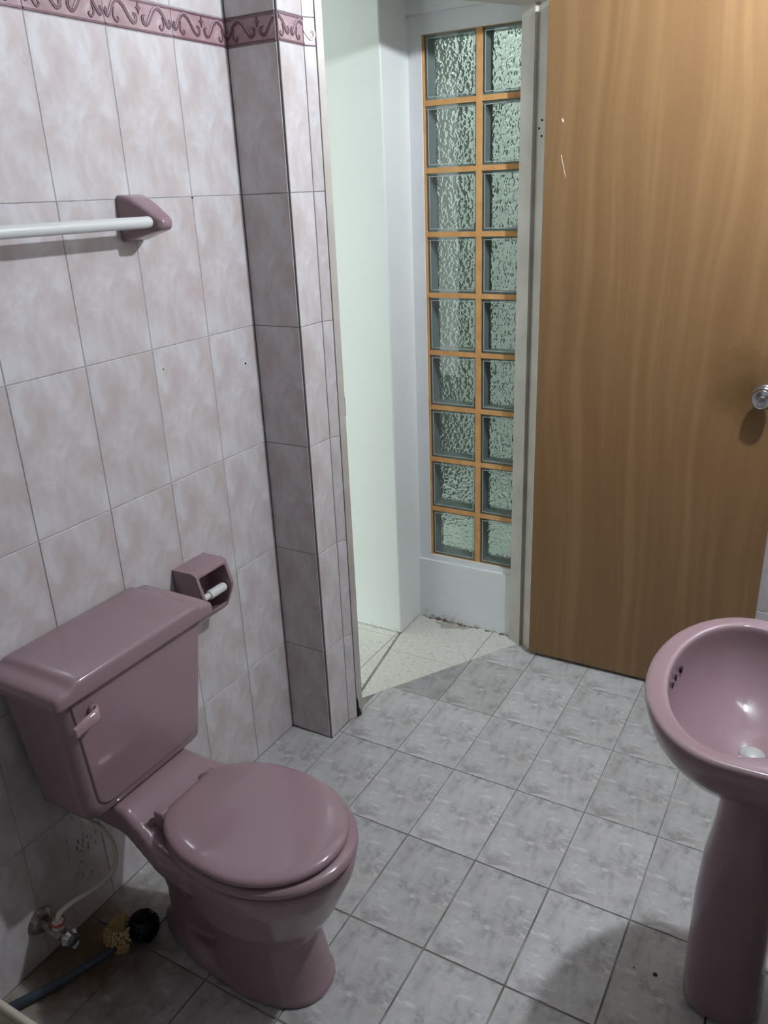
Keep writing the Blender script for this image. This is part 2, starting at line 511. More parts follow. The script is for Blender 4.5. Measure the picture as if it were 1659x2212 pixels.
wr = struct('wall_right', MB().box((XR + TB, -2.1, 0), (XR + 0.12, YB + 0.1, CEIL)), M_WGROUT, 'tiled wall behind the pedestal sink', 'wall')
wall_tiles(wr, (XR, YB, 0), (0, -1, 0), [0.2 * k for k in range(21)], border=False)
wb = struct('wall_back', MB().box((0.60, YB + TB, 0), (XR + 0.12, YB + 0.1, CEIL)), M_WGROUT, 'tiled wall hidden behind the open wooden door', 'wall')
wall_tiles(wb, (0.6, YB, 0), (1, 0, 0), [0.2 * k for k in range(6)], border=False)
wf = struct('wall_front', MB().box((-0.12, -2.22, 0), (XR + 0.12, -2.1 - TB, CEIL)), M_WGROUT, 'tiled wall at the near end of the bathroom', 'wall')
wall_tiles(wf, (XR, -2.1, 0), (-1, 0, 0), [0.2 * k for k in range(9)], border=False)

# floor: bed, bathroom tiles, hall tiles
FZ = 0.0
fl = struct('floor', MB().box((-2.6, -2.3, -0.08), (2.2, 4.2, -0.0022)), M_GROUT, 'grey marbled floor tiles running out through the doorway', 'floor')

def clip(poly, p, n):
    out = []
    for i in range(len(poly)):
        a, b = poly[i], poly[(i + 1) % len(poly)]
        da = (a[0] - p[0]) * n[0] + (a[1] - p[1]) * n[1]; db = (b[0] - p[0]) * n[0] + (b[1] - p[1]) * n[1]
        if da >= 0: out.append(a)
        if da * db < 0:
            t = da / (da - db); out.append((a[0] + (b[0] - a[0]) * t, a[1] + (b[1] - a[1]) * t))
    return out

def area(p):
    return 0.5 * sum(p[i][0] * p[(i + 1) % len(p)][1] - p[(i + 1) % len(p)][0] * p[i][1] for i in range(len(p)))

def poly_tile(parent, poly, mat, name, centre=None, z=0.0, inset=True):
    if len(poly) < 3 or abs(area(poly)) < 0.00005: return None
    if area(poly) < 0: poly = poly[::-1]
    c = centre or (sum(p[0] for p in poly) / len(poly), sum(p[1] for p in poly) / len(poly))
    n = len(poly); v = [(p[0] - c[0], p[1] - c[1], -0.006) for p in poly]
    v += [(p[0] - c[0], p[1] - c[1], -0.0008) for p in poly]
    ins = []
    for i in range(n):
        a, b, d = Vector(poly[i - 1]), Vector(poly[i]), Vector(poly[(i + 1) % n])
        e1 = (b - a).normalized(); e2 = (d - b).normalized()
        nn = Vector((-e1.y - e2.y, e1.x + e2.x))
        nn = nn.normalized() * 0.0009 if nn.length > 1e-6 else Vector((0, 0))
        ins.append((b.x + nn.x - c[0], b.y + nn.y - c[1], 0.0))
    v += ins
    f = [[2 * n + i for i in range(n)]]
    for k in (0, n):
        for i in range(n):
            j = (i + 1) % n; f.append((k + i, k + j, k + n + j, k + n + i))
    me = bpy.data.meshes.new(name); me.from_pydata(v, [], f); me.update()
    return obj(name, me, mat, parent, Matrix.Translation((c[0], c[1], z)))

SX, SY, FX0, FY0 = 0.2018, 0.3026, 0.3739, 1.4309
CUTP = D1 + U * 0.02 + N * 0.0
CUTA, CUTB = Vector((0.136, 1.336)), Vector((0.455, 1.850))
cd = (CUTB - CUTA).normalized(); CN = (cd.y, -cd.x)      # pointing into the bathroom
for i in range(-3, 7):
    for j in range(-3, 12):
        g = 0.0010 if j < 1 else 0.0014 if j < 2 else 0.0024
        gx = 0.0010 if j < 1 else 0.0014 if j < 2 else 0.0022
        x0, x1 = FX0 + i * SX + gx, FX0 + (i + 1) * SX - gx
        y1, y0 = FY0 - j * SY - g, FY0 - (j + 1) * SY + g
        ce = ((x0 + x1) / 2, (y0 + y1) / 2)
        poly = [(x0, y0), (x1, y0), (x1, y1), (x0, y1)]
        poly = clip(poly, (0.0, 0), (1, 0)); poly = clip(poly, (XR, 0), (-1, 0)) if len(poly) > 2 else poly
        if len(poly) > 2: poly = clip(poly, (0, YB), (0, -1))
        if len(poly) > 2: poly = clip(poly, (0, -2.1), (0, 1))
        if len(poly) > 2: poly = clip(poly, CUTA, CN)
        if len(poly) < 3: continue
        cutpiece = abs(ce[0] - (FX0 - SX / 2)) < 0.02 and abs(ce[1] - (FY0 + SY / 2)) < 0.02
        parts = [poly]
        if min(p[0] for p in poly) < PX and max(p[1] for p in poly) > PY:   # round the pillar foot
            parts = [clip(poly, (0, PY - 0.001), (0, -1)), clip(clip(poly, (0, PY - 0.001), (0, 1)), (PX + 0.001, 0), (1, 0)) if len(clip(poly, (0, PY - 0.001), (0, 1))) > 2 else []]
        for q in parts:
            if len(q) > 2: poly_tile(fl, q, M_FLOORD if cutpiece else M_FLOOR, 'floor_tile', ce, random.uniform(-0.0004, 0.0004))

# hall side: two fields of speckled tile parted by a dark skewed joint
LA, LB_ = Vector((0.103, 1.358)), Vector((0.013, 1.906))
ld = (LB_ - LA).normalized(); LN = (ld.y, -ld.x)         # to the right of the joint
def hall(xs, ys, side):
    for i in range(len(xs) - 1):
        for j in range(len(ys) - 1):
            g = 0.0012
            poly = [(xs[i] + g, ys[j] + g), (xs[i + 1] - g, ys[j] + g), (xs[i + 1] - g, ys[j + 1] - g), (xs[i] + g, ys[j + 1] - g)]
            poly = clip(poly, CUTA - Vector(CN) * 0.0015, (-CN[0], -CN[1]))
            if len(poly) > 2: poly = clip(poly, LA + Vector(LN) * 0.005 * side, (LN[0] * side, LN[1] * side))
            if len(poly) < 3: continue
            if side > 0 and i == 0 and j == 1:           # the broken tile under the glass blocks
                top = max(p[1] for p in poly); xr = max(p[0] for p in poly); xl = min(p[0] for p in poly if p[1] > top - 0.001)
                low = [p for p in poly if p[1] < top - 0.001]
                low.sort(key=lambda p: p[0])
                notch = [(0.300, top), (0.293, 1.962), (0.262, 1.950), (0.268, 1.925), (0.252, 1.912), (0.236, 1.915), (0.205, 1.897), (0.172, 1.882), (0.158, 1.888), (0.156, 1.906), (0.120, 1.915), (0.124, 1.926), (0.148, 1.93), (0.146, top)]
                poly = low + [(xr, top)] + notch + [(xl, top)]
            poly_tile(fl, poly, M_HALLT, 'floor_tile', None, random.uniform(-0.0003, 0.0003))
hall([-0.32, 0.367, 0.705], [1.32, 1.653, 1.99], 1)
hall([-1.0, -0.66, -0.318, 0.024, 0.366], [1.06, 1.40, 1.742, 2.084], -1)
cem = MB().prism([(0.115, 1.89), (0.17, 1.87), (0.30, 1.90), (0.31, 1.985), (0.11, 1.985)], -0.004, -0.0012)
cem.build('cement_bed', mat_grout('bare_cement', (0.36, 0.33, 0.29), (0.44, 0.41, 0.36), 40), fl)

struct('ceiling', MB().box((-2.6, -2.22, CEIL), (2.2, 2.2, CEIL + 0.08)), M_CEIL, 'plain white ceiling above the bathroom', 'ceiling')

# hall walls
wh = struct('wall_hall', MB().box((-2.6, YW, 0), (0.040, YP + 0.12, CEIL)), M_HALLW, 'bright white painted hall wall beyond the doorway', 'wall')
bevel(wh, 0.006, 3)
HX0, HX1, HZ0, HZ1 = 0.088, 0.498, 0.276, 2.122
mb = MB()
mb.box((0.038, YP, 0), (0.60, YP + 0.11, HZ0 + 0.007)); mb.box((0.038, YP, HZ1 - 0.007), (0.60, YP + 0.11, CEIL))
mb.box((0.038, YP, HZ0 + 0.007), (HX0, YP + 0.11, HZ1 - 0.007)); mb.box((HX1, YP, HZ0 + 0.007), (0.60, YP + 0.11, HZ1 - 0.007))
# raised plaster frame round the opening
mb.box((0.038, YP - 0.012, 2.172), (0.60, YP + 0.01, CEIL)); mb.box((0.038, YP - 0.012, 0.0), (0.60, YP + 0.01, 0.262))
struct('wall_glass', mb, M_PLASTER, 'flaking white plaster wall holding the glass blocks', 'wall')

# jambs and head of the slanted doorway
def slab(a, b, t0, t1, z0, z1, name, label, mat=M_FRAME):
    """board between points a-b on plan, extending from t0 to t1 along -N"""
    poly = [a - N * t0, b - N * t0, b - N * t1, a - N * t1]
    return struct(name, MB().prism([(p.x, p.y) for p in poly], z0, z1), mat, label, 'trim')
jl0, jl1 = D1 + U * 0.0025, D1 + U * 0.024
t1 = slab(jl0, jl1, 0.002, 0.105, 0.006, 2.16, 'trim_1', 'cream door jamb beside the tiled pillar, rotten at its foot')
bevel(t1, 0.002, 2)
slab(jl1 - U * 0.001, jl1 + U * 0.012, 0.047, 0.105, 0.006, 2.16, 'trim_4', 'cream door stop strip on the jamb by the pillar')
t2 = slab(RB, RB + U * 0.045, 0.0, 0.105, 0.0, 2.16, 'trim_2', 'cream hinge jamb between glass blocks and wooden door'); bevel(t2, 0.002, 2)
slab(RB - U * 0.013, RB + U * 0.001, 0.047, 0.105, 0.0, 2.16, 'trim_5', 'cream door stop strip next to the glass blocks')
t3 = slab(jl0, RB + U * 0.045, 0.0, 0.105, 2.145, 2.19, 'trim_3', 'cream head of the door frame at the top edge')
# wall above the door head
hd = [D1 - U * 0.04, RB + U * 0.12, RB + U * 0.12 - N * 0.10, D1 - U * 0.04 - N * 0.10]
struct('wall_head', MB().prism([(p.x, p.y) for p in hd], 2.19, CEIL), M_CEIL, 'white wall above the slanted doorway', 'wall')
# infill between hinge jamb and back wall
inf = [RB + U * 0.045, RB + U * 0.045 - N * 0.105, Vector((0.50, 2.07, 0)), Vector((0.62, 2.03, 0)), Vector((0.62, YB + 0.002, 0))]
struct('wall_infill', MB().prism([(p.x, p.y) for p in inf], 0, 2.19), M_PLASTER, 'plaster beside the hinge jamb behind the door', 'wall')
# strike plate and rot on the left jamb
sp = MB().prism([(-0.003, -0.028), (0.012, -0.028), (0.012, 0.028), (-0.003, 0.028)], -0.002, 0.0012)
tag(sp.build('strike_plate', M_STEELD, t1, mw=basis(jl1 - N * 0.004 - U * 0.0110 + Vector((0, 0, 1.075)), U, (0, 0, 1))), 'dark metal strike plate')
rot = MB().prism([(0.0, 0.0), (0.014, 0.0), (0.011, 0.02), (0.006, 0.032), (0.004, 0.06), (0.0005, 0.075)], -0.004, 0.0016)
rot.build('rotten_patch', M_DARK, t1, mw=basis(jl0 - N * 0.002 + Vector((0, 0, 0.006)), U, (0, 0, 1)))
for dz in (1.79, 1.812, 1.834):
    MB().lathe([(0.0032, -0.002), (0.0032, 0.0006)], 10).build('screw_hole', M_DARK, t2, mw=basis(RB - N * (0.018 if dz != 1.812 else 0.030) + Vector((0, 0, dz)), -N * -1, (0, 0, 1)) if False else basis(RB - N * (0.018 if dz != 1.812 else 0.030) + Vector((0, 0, dz)), -N, (0, 0, 1)))

# ------------------------------------------------------------------ glass block panel
win = empty('window_1', (0.29, YP, HZ0))
tag(win, 'tall panel of bubbled glass blocks in orange mortar', 'window', kind='structure')
WO = Vector((0.29, YP, HZ0))
PITCH = (HZ1 - HZ0) / 9.0
BW, BH, BD = 0.186, PITCH - 0.0145, 0.08
GY = 0.014                                # block face behind the plaster face
def bubbled(seed):
    rr = random.Random(seed); n = 112; a, c = BW / 2 - 0.008, BH / 2 - 0.008
    bub = [(rr.uniform(-a, a), rr.uniform(-c, c), rr.choice([0.0025, 0.003, 0.0035, 0.004, 0.005, 0.0075]), rr.uniform(0.25, 0.5)) for _ in range(620)]
    H = [[0.0] * (n + 1) for _ in range(n + 1)]
    ph = [rr.uniform(0, 6.28) for _ in range(8)]
    for i in range(n + 1):
        for j in range(n + 1):
            x, z = -a + 2 * a * i / n, -c + 2 * c * j / n
            H[i][j] = 0.0006 * (math.sin(x * 260 + ph[0] + 1.6 * math.sin(z * 210 + ph[1])) * math.sin(z * 270 + ph[2] + 1.5 * math.sin(x * 140 + ph[3])))
    for bx, bz, r, k in bub:
        i0, i1 = max(0, int((bx - r + a) / (2 * a) * n)), min(n, int((bx + r + a) / (2 * a) * n) + 1)
        j0, j1 = max(0, int((bz - r + c) / (2 * c) * n)), min(n, int((bz + r + c) / (2 * c) * n) + 1)
        for i in range(i0, i1 + 1):
            for j in range(j0, j1 + 1):
                x, z = -a + 2 * a * i / n, -c + 2 * c * j / n
                d = ((x - bx) ** 2 + (z - bz) ** 2) / (r * r)
                if d < 1: H[i][j] += k * r * math.sqrt(1 - d) * 0.9
    v, f = [], []
    for i in range(n + 1):
        for j in range(n + 1):
            v.append((-a + 2 * a * i / n, 0.064 - H[i][j] * 0.95, -c + 2 * c * j / n))
    for i in range(n):
        for j in range(n):
            k = i * (n + 1) + j; f.append((k, k + n + 1, k + n + 2, k + 1))
    o = len(v)
    v += [(-a, 0.0725, -c), (a, 0.0725, -c), (a, 0.0725, c), (-a, 0.0725, c)]
    f.append((o, o + 3, o + 2, o + 1))
    L = [j for j in range(n + 1)]; Rr = [n * (n + 1) + j for j in range(n + 1)]
    B_ = [i * (n + 1) for i in range(n + 1)]; T = [i * (n + 1) + n for i in range(n + 1)]
    f.append(L + [o + 3, o]); f.append(Rr[::-1] + [o + 1, o + 2]); f.append(B_[::-1] + [o, o + 1]); f.append(T + [o + 2, o + 3])
    me = mesh('bubbled_pane', v, f, False)
    sm = [len(p.vertices) == 4 and abs(p.normal.y) > 0.05 and p.area < 1e-4 for p in me.polygons]
    me.polygons.foreach_set('use_smooth', sm); me.update(); me.materials.append(M_GBACK)
    return me
bubs = [bubbled(k) for k in range(3)]
def ring_box(w0, h0, w1, h1, y0, y1):
    v = []
    for y in (y0, y1):
        for (a, c) in ((w0, h0), (w1, h1)):
            v += [(-a, y, -c), (a, y, -c), (a, y, c), (-a, y, c)]
    f = []
    for i in range(4):
        j = (i + 1) % 4
        f += [(i, j, 4 + j, 4 + i), (8 + i, 12 + i, 12 + j, 8 + j), (i, 8 + i, 8 + j, j), (4 + i, 4 + j, 12 + j, 12 + i)]
    return v, f
v, f = ring_box(BW / 2, BH / 2, BW / 2 - 0.0075, BH / 2 - 0.0075, 0.0045, BD)
shell_me = mesh('glass_block', v, f); shell_me.materials.append(M_GSIDE)
pane = MB().box((-BW / 2 + 0.001, 0.0, -BH / 2 + 0.001), (BW / 2 - 0.001, 0.0042, BH / 2 - 0.001))
front_me = mesh('front_pane', pane.v, pane.f); front_me.materials.append(M_GFRONT)
lip_v, lip_f = ring_box(BW / 2 - 0.010, BH / 2 - 0.010, BW / 2 - 0.0125, BH / 2 - 0.0125, -0.0012, 0.001)
lip_me = mesh('pane_rim', lip_v, lip_f); lip_me.materials.append(plain('glass_rim', (0.36, 0.42, 0.40), 0.08))
CXs = [0.092 + BW / 2, 0.092 + BW + 0.017 + BW / 2]
for r in range(9):
    for c in range(2):
        ctr = Vector((CXs[c], YP + GY, HZ0 + PITCH * (r + 0.5)))
        g = obj('glass_block', shell_me, None, win, Matrix.Translation(ctr - WO))
        obj('front_pane', front_me, None, g)
        obj('pane_rim', lip_me, None, g)
        o = obj('bubbled_pane', bubs[(r * 2 + c) % 3], None, g)
        fx, fz = [(1, 1), (-1, 1), (1, -1), (-1, -1)][(r + 2 * c + r // 3) % 4]
        o.rotation_euler = (0, math.pi if fx * fz < 0 and False else 0, 0)
        o.scale = (fx, 1, fz)
mb = MB()
gx0, gx1 = CXs[0] + BW / 2, CXs[1] - BW / 2
MY0, MY1 = 0.010, 0.085
mb.box((gx0 - 0.0015, MY0, 0.0), (gx1 + 0.0015, MY1, HZ1 - HZ0))
mb.box((HX0 - 0.001, MY0 - 0.004, 0.0), (0.0925, MY1, HZ1 - HZ0)); mb.box((CXs[1] + BW / 2 - 0.001, MY0, 0), (HX1 + 0.001, MY1, HZ1 - HZ0))
for r in range(10):
    zc = PITCH * r; hh = 0.0082
    mb.box((HX0 - 0.001, MY0 + 0.0006, max(zc - hh, 0.0)), (HX1 + 0.001, MY1 - 0.001, min(zc + hh, HZ1 - HZ0)))
mo = mb.build('mortar', M_ORANGE, win, mw=Matrix.Translation((-WO.x, 0, 0)))
tag(mo, 'orange painted mortar joints')

# light well outside the blocks, its walls added as backdrop
yl = struct('wall_yard', MB().box((-0.24, 2.95, -0.08), (0.19, 3.05, 2.7)), plain('backdrop_pale_paint', (0.80, 0.84, 0.80), 0.8), 'pale strip wall added outside to brighten the glass blocks', 'wall')  # pale strip added as the bright backdrop of the glass
struct('wall_gap', MB().box((-1.8, 3.10, -0.08), (2.0, 3.2, 2.7)).box((0.70, 2.07, 0.0), (0.76, 3.1, 2.6)), plain('backdrop_dark_paint', (0.075, 0.085, 0.08), 0.8), 'dark walls added outside for contrast in the glass blocks', 'wall')  # dark walls added beside the pale strip to give the bubbles contrast
struct('floor_yard', MB().box((-1.8, 2.07, -0.078), (2.0, 3.1, -0.002)), plain('yard_floor', (0.70, 0.73, 0.69), 0.8), 'pale concrete yard floor outside the glass blocks', 'floor')

# ------------------------------------------------------------------ door
dr = empty('door_1', (0.55, 1.885, 0.0)); tag(dr, 'open plywood door leaf with worn varnish', 'door', kind='structure')
DW = Vector((0.55, 1.885, 0.0))
DY0, DY1, DX0, DX1 = 1.850, 1.884, 0.5495, 1.300
leaf = MB().box((DX0, DY0, 0.013), (DX1, DY1, 2.135)).build('door_leaf', M_WOOD, dr, mw=Matrix.Translation(-DW)); bevel(leaf, 0.0015, 2)
def door_part(mb, name, mat, parent=dr, mw=None, smooth=False):
    return mb.build(name, mat, parent, smooth, Matrix.Translation(-DW) @ mw if parent is dr else mw)
KN = Vector((1.238, DY0, 1.058))
KM = basis(KN, (1, 0, 0), (0, 0, 1))      # local z points out of the door, to -y
knob = door_part(MB().lathe([(0.0, 0.0), (0.031, 0.0), (0.032, 0.003), (0.029, 0.008), (0.016, 0.010), (0.0125, 0.014), (0.0125, 0.022), (0.019, 0.027), (0.0265, 0.034),
                             (0.0295, 0.044), (0.0285, 0.056), (0.0262, 0.0605), (0.0245, 0.0610), (0.0238, 0.0590), (0.0100, 0.0545), (0.0, 0.0545)], 40), 'door_knob', M_CHROME, mw=KM)
wsmooth(knob, 35)
tag(knob, 'round chrome door knob with keyhole')
cyl = MB().lathe([(0.0, 0.050), (0.0088, 0.050), (0.0088, 0.0575), (0.0080, 0.0582), (0.0, 0.0582)], 24).build('lock_cylinder', M_STEELD, knob)
wsmooth(cyl)
MB().box((-0.0009, -0.0035, 0.057), (0.0009, 0.0035, 0.0587)).build('keyhole', M_DARK, knob)
def flat_mark(name, pts, col, rough=0.6):
    poly = [(x, z) for x, z in pts]
    return door_part(MB().prism(poly, -0.001, 0.0004), name, plain(name, col, rough), mw=basis(Vector((0, DY0, 0)), (1, 0, 0), (0, 0, 1)))
flat_mark('scratch', [(0.6020, 1.732), (0.6035, 1.734), (0.6180, 1.677), (0.6188, 1.668), (0.6165, 1.677)], (0.75, 0.74, 0.70))
flat_mark('paint_fleck', [(0.6000, 1.828), (0.6030, 1.832), (0.6065, 1.826), (0.6070, 1.820), (0.6030, 1.822)], (0.75, 0.73, 0.66))
for hz in (0.25, 1.10, 1.812):
    h = door_part(MB().lathe([(0.0, -0.045), (0.0055, -0.045), (0.0055, 0.045), (0.0, 0.045)], 12), 'hinge', M_FRAME, mw=Matrix.Translation((0.5475, 1.8545 + 0.028, hz)))

# ------------------------------------------------------------------ toilet
YC = 0.331
def egg(xb, xf, hw, xm, z, nf=2.0, nb=2.0, n=64, yc=YC):
    out = []
    for i in range(n):
        t = 2 * math.pi * i / n; c, s = math.cos(t), math.sin(t)
        e = 2.0 / (nf if c >= 0 else nb)
        x = xm + (xf - xm if c >= 0 else xm - xb) * math.copysign(abs(c) ** e, c)
        out.append(Vector((x, yc + hw * math.copysign(abs(s) ** e, s), z)))
    return out
def rrect(x0, x1, y0, y1, r, z, k=7):
    out = []
    for cx, cy, a0 in ((x1 - r, y1 - r, 0), (x0 + r, y1 - r, 90), (x0 + r, y0 + r, 180), (x1 - r, y0 + r, 270)):
        for i in range(k):
            a = math.radians(a0 + 90 * i / (k - 1)); out.append(Vector((cx + r * math.cos(a), cy + r * math.sin(a), z)))
    return out
TO = Vector((0.35, YC, 0.0))
toilet = empty('toilet', TO); tag(toilet, 'mauve pink close-coupled toilet with its lid closed', 'toilet')
TM = Matrix.Translation(-TO)
mb = MB()
mb.loft([egg(0.160, 0.640, 0.104, 0.47, 0.0, 2.3, 1.8), egg(0.160, 0.640, 0.104, 0.47, 0.014, 2.3, 1.8), egg(0.172, 0.630, 0.092, 0.47, 0.030, 2.3, 1.8), egg(0.20, 0.60, 0.078, 0.47, 0.045, 2.2, 2)])
mb.loft([egg(0.345, 0.634, 0.100, 0.49, 0.004, 2.3, 3.2), egg(0.355, 0.626, 0.095, 0.49, 0.05, 2.3, 3.2), egg(0.365, 0.616, 0.090, 0.49, 0.11, 2.2, 3.0), egg(0.36, 0.610, 0.088, 0.48, 0.165, 2.1, 2.6), egg(0.34, 0.60, 0.09, 0.48, 0.21)])
mb.loft([egg(0.36, 0.602, 0.084, 0.48, 0.150), egg(0.315, 0.628, 0.112, 0.48, 0.180), egg(0.27, 0.660, 0.137, 0.49, 0.235), egg(0.235, 0.684, 0.151, 0.50, 0.29), egg(0.21, 0.704, 0.162, 0.51, 0.335), egg(0.195, 0.711, 0.167, 0.51, 0.37), egg(0.195, 0.711, 0.167, 0.51, 0.389)])
mb.loft([egg(0.185, 0.42, 0.040, 0.30, 0.01, 3, 3), egg(0.19, 0.42, 0.042, 0.30, 0.12, 3, 3), egg(0.17, 0.42, 0.055, 0.30, 0.22, 3, 3), egg(0.13, 0.45, 0.08, 0.30, 0.30, 3, 3)])
dk = []
for x, hw, zt, zl in ((0.045, 0.110, 0.420, 0.33), (0.10, 0.117, 0.422, 0.31), (0.19, 0.119, 0.421, 0.30), (0.215, 0.122, 0.416, 0.29), (0.26, 0.132, 0.404, 0.27), (0.33, 0.152, 0.393, 0.25), (0.42, 0.162, 0.389, 0.25)):
    dk.append([Vector((x, YC + y, z)) for y, z in ((-hw, zt - 0.010), (-hw + 0.008, zt), (0, zt), (hw - 0.008, zt), (hw, zt - 0.010), (hw * 0.99, zt - 0.06), (hw * 0.6, zl), (-hw * 0.6, zl), (-hw * 0.99, zt - 0.06))])
mb.loft(dk)
bowl = mb.build('bowl', M_POR, toilet, mw=TM); remesh(bowl, 0.006, 7, 0.5)
# tank
mb = MB()
def tk(z, ins=0.0):
    k = (z - 0.43) / 0.32
    return rrect(0.02 - 0.008 * k + ins, 0.192 + 0.014 * k - ins, 0.149 - 0.030 * k + ins, 0.500 + 0.044 * k - ins, 0.034, z)
mb.loft([tk(0.424, 0.016), tk(0.428, 0.006), tk(0.438, 0.0)] + [tk(0.438 + 0.03 * i) for i in range(1, 11)] + [tk(0.748)])
tank = mb.build('tank', M_POR, toilet, True, TM); wsmooth(tank, 50)
def fx(z): return 0.192 + 0.014 * (z - 0.43) / 0.32
pts = []
yl0, yr0, yl1, yr1, zb, zt, r = 0.172, 0.480, 0.146, 0.520, 0.452, 0.752, 0.036
for i in range(7):
    a = math.radians(180 + 90 * i / 6); pts.append((yl0 + r + r * math.cos(a), zb + r + r * math.sin(a)))
for i in range(7):
    a = math.radians(270 + 90 * i / 6); pts.append((yr0 - r + r * math.cos(a), zb + r + r * math.sin(a)))
pts += [(yr1, zt), (yl1, zt)]
cyy, czz = 0.33, 0.60
rings = []
for dx, sc in ((-0.004, 1.0), (0.001, 1.0), (0.0032, 0.985), (0.0040, 0.96)):
    rings.append([Vector((fx(czz + (z - czz) * sc) + dx, cyy + (y - cyy) * sc, czz + (z - czz) * sc)) for y, z in pts])
pn = MB().loft(rings).build('front_panel', M_POR, toilet, True, TM); wsmooth(pn, 60)
# tank lid: raised plateau with lower, sloping ends
rings = []
def lid_ring(y, dx, top, low=0.746):
    x0, x1 = 0.004 + dx * 0.3, 0.224 - dx
    lip = min(0.016, top - low - 0.004)
    arc = [(x1 - 0.012 + 0.012 * math.sin(a), top - 0.012 + 0.012 * math.cos(a)) for a in (math.radians(90 - 15 * q) for q in range(7))]
    return [Vector((px, y, pz)) for px, pz in [(x0, low), (x1 - 0.005, low), (x1 - 0.001, low + 0.002), (x1, low + 0.006)] + arc + [(x1 - 0.06, top + 0.0015), (x0 + 0.07, top + 0.0015), (x0 + 0.008, top), (x0 + 0.001, top - 0.004), (x0, top - 0.010)]]
half = [(0.0, 0.010, 0.764), (0.0015, 0.006, 0.769), (0.005, 0.0025, 0.7735), (0.011, 0.0005, 0.7765), (0.020, 0.0, 0.7785), (0.034, 0.0, 0.7800), (0.040, 0.0, 0.7815), (0.046, 0.0, 0.7850), (0.051, 0.0, 0.7885), (0.057, 0.0, 0.7902), (0.070, 0.0, 0.7910)]
for e, dx, top in half: rings.append(lid_ring(0.105 + e, dx, top))
for e, dx, top in half[::-1]: rings.append(lid_ring(0.560 - e, dx, top))
tl = MB().loft(rings).build('tank_lid', M_POR, toilet, True, TM); wsmooth(tl, 50)
# seat ring and lid
def seat_r(d, z): return egg(0.286 + d, 0.7165 - d, 0.1705 - d, 0.505, z, 2.05, 2.2, yc=0.328)
seat = MB().loft([seat_r(0.016, 0.3935), seat_r(0.005, 0.3950), seat_r(0.0, 0.401), seat_r(0.001, 0.409), seat_r(0.008, 0.4155), seat_r(0.030, 0.4175), seat_r(0.062, 0.414), seat_r(0.066, 0.404), seat_r(0.062, 0.3935)], loop=True).build('seat', M_POR, toilet, True, TM)
def lid_r(d, z): return [Vector((max(p.x, 0.300 + d * 0.5), p.y, p.z)) for p in egg(0.286 + d, 0.697 - d, 0.1655 - d, 0.505, z, 2.05, 2.3, yc=0.326)]
lid = MB().loft([lid_r(0.012, 0.4185), lid_r(0.004, 0.4195), lid_r(0.0, 0.4240), lid_r(0.0005, 0.4300), lid_r(0.004, 0.4345), lid_r(0.011, 0.4372), lid_r(0.03, 0.4392), lid_r(0.07, 0.4410), lid_r(0.12, 0.4418)]).build('seat_lid', M_POR, toilet, True, TM)
for yy, zt in ((0.243, 0.441), (0.404, 0.426)):
    h = MB().box((0.286, yy - 0.012, 0.396), (0.312, yy + 0.012, zt)).build('hinge', M_POR, toilet, mw=TM); bevel(h, 0.005, 3)
    c = MB().lathe([(0.0, 0.396), (0.013, 0.396), (0.013, 0.402), (0.009, 0.408), (0.0, 0.409)], 20).build('hinge_bolt', plain('yellowed_plastic', (0.22, 0.15, 0.14), 0.3), toilet, True, TM @ Matrix.Translation((0.277, yy - 0.006, 0)))
# flush lever
mb = MB()
path = catmull([(0.222, 0.196, 0.700), (0.232, 0.186, 0.700), (0.234, 0.160, 0.698), (0.231, 0.128, 0.689)], 5)
rings = []
for i, p in enumerate(path):
    hh = 0.016 - 0.003 * i / len(path)
    rings.append([p + Vector((-0.004, 0, -hh)), p + Vector((0.004, 0, -hh * 0.7)), p + Vector((0.005, 0, 0)), p + Vector((0.004, 0, hh * 0.7)), p + Vector((-0.004, 0, hh))])
lv = mb.loft(rings).build('flush_lever', plain('lever_pink', (0.40, 0.27, 0.28), 0.18), toilet, mw=TM); bevel(lv, 0.002, 2); tag(lv, 'worn pink flush lever')
pv = MB().lathe([(0.0, -0.004), (0.013, -0.004), (0.013, 0.006), (0.010, 0.012), (0.0, 0.013)], 20).build('lever_boss', M_POR, toilet, True, TM @ basis((0.209, 0.193, 0.700), (0, 1, 0), (0, 0, 1)))

# ------------------------------------------------------------------ toilet paper holder
PO = Vector((0.0, 0.715, 0.685))
tp = empty('paper_holder', PO); tag(tp, 'pink ceramic toilet paper holder on the wall above the tank', 'paper holder')
PM = Matrix.Translation(-PO)
prof = [(0.0, 0.768), (0.066, 0.770), (0.080, 0.764), (0.098, 0.700), (0.095, 0.686), (0.070, 0.628), (0.055, 0.612), (0.0, 0.598)]
def yprism(pr, y0, y1, mb):
    n = len(pr)
    return mb.add([(x, y0, z) for x, z in pr] + [(x, y1, z) for x, z in pr], [list(range(n)), [n + i for i in range(n)][::-1]] + [(i, n + i, n + (i + 1) % n, (i + 1) % n) for i in range(n)])
mb = MB()
yprism(prof, 0.655, 0.667, mb); yprism(prof, 0.765, 0.777, mb)
yprism([(0.0, 0.768), (0.066, 0.770), (0.080, 0.764), (0.083, 0.753), (0.0, 0.756)], 0.656, 0.776, mb)
yprism([(0.0, 0.598), (0.055, 0.612), (0.070, 0.628), (0.074, 0.640), (0.064, 0.636), (0.0, 0.612)], 0.656, 0.776, mb)
mb.box((0.0005, 0.656, 0.60), (0.014, 0.776, 0.766))
hs = mb.build('housing', M_POR, tp, mw=PM); remesh(hs, 0.0024, 8, 0.5)
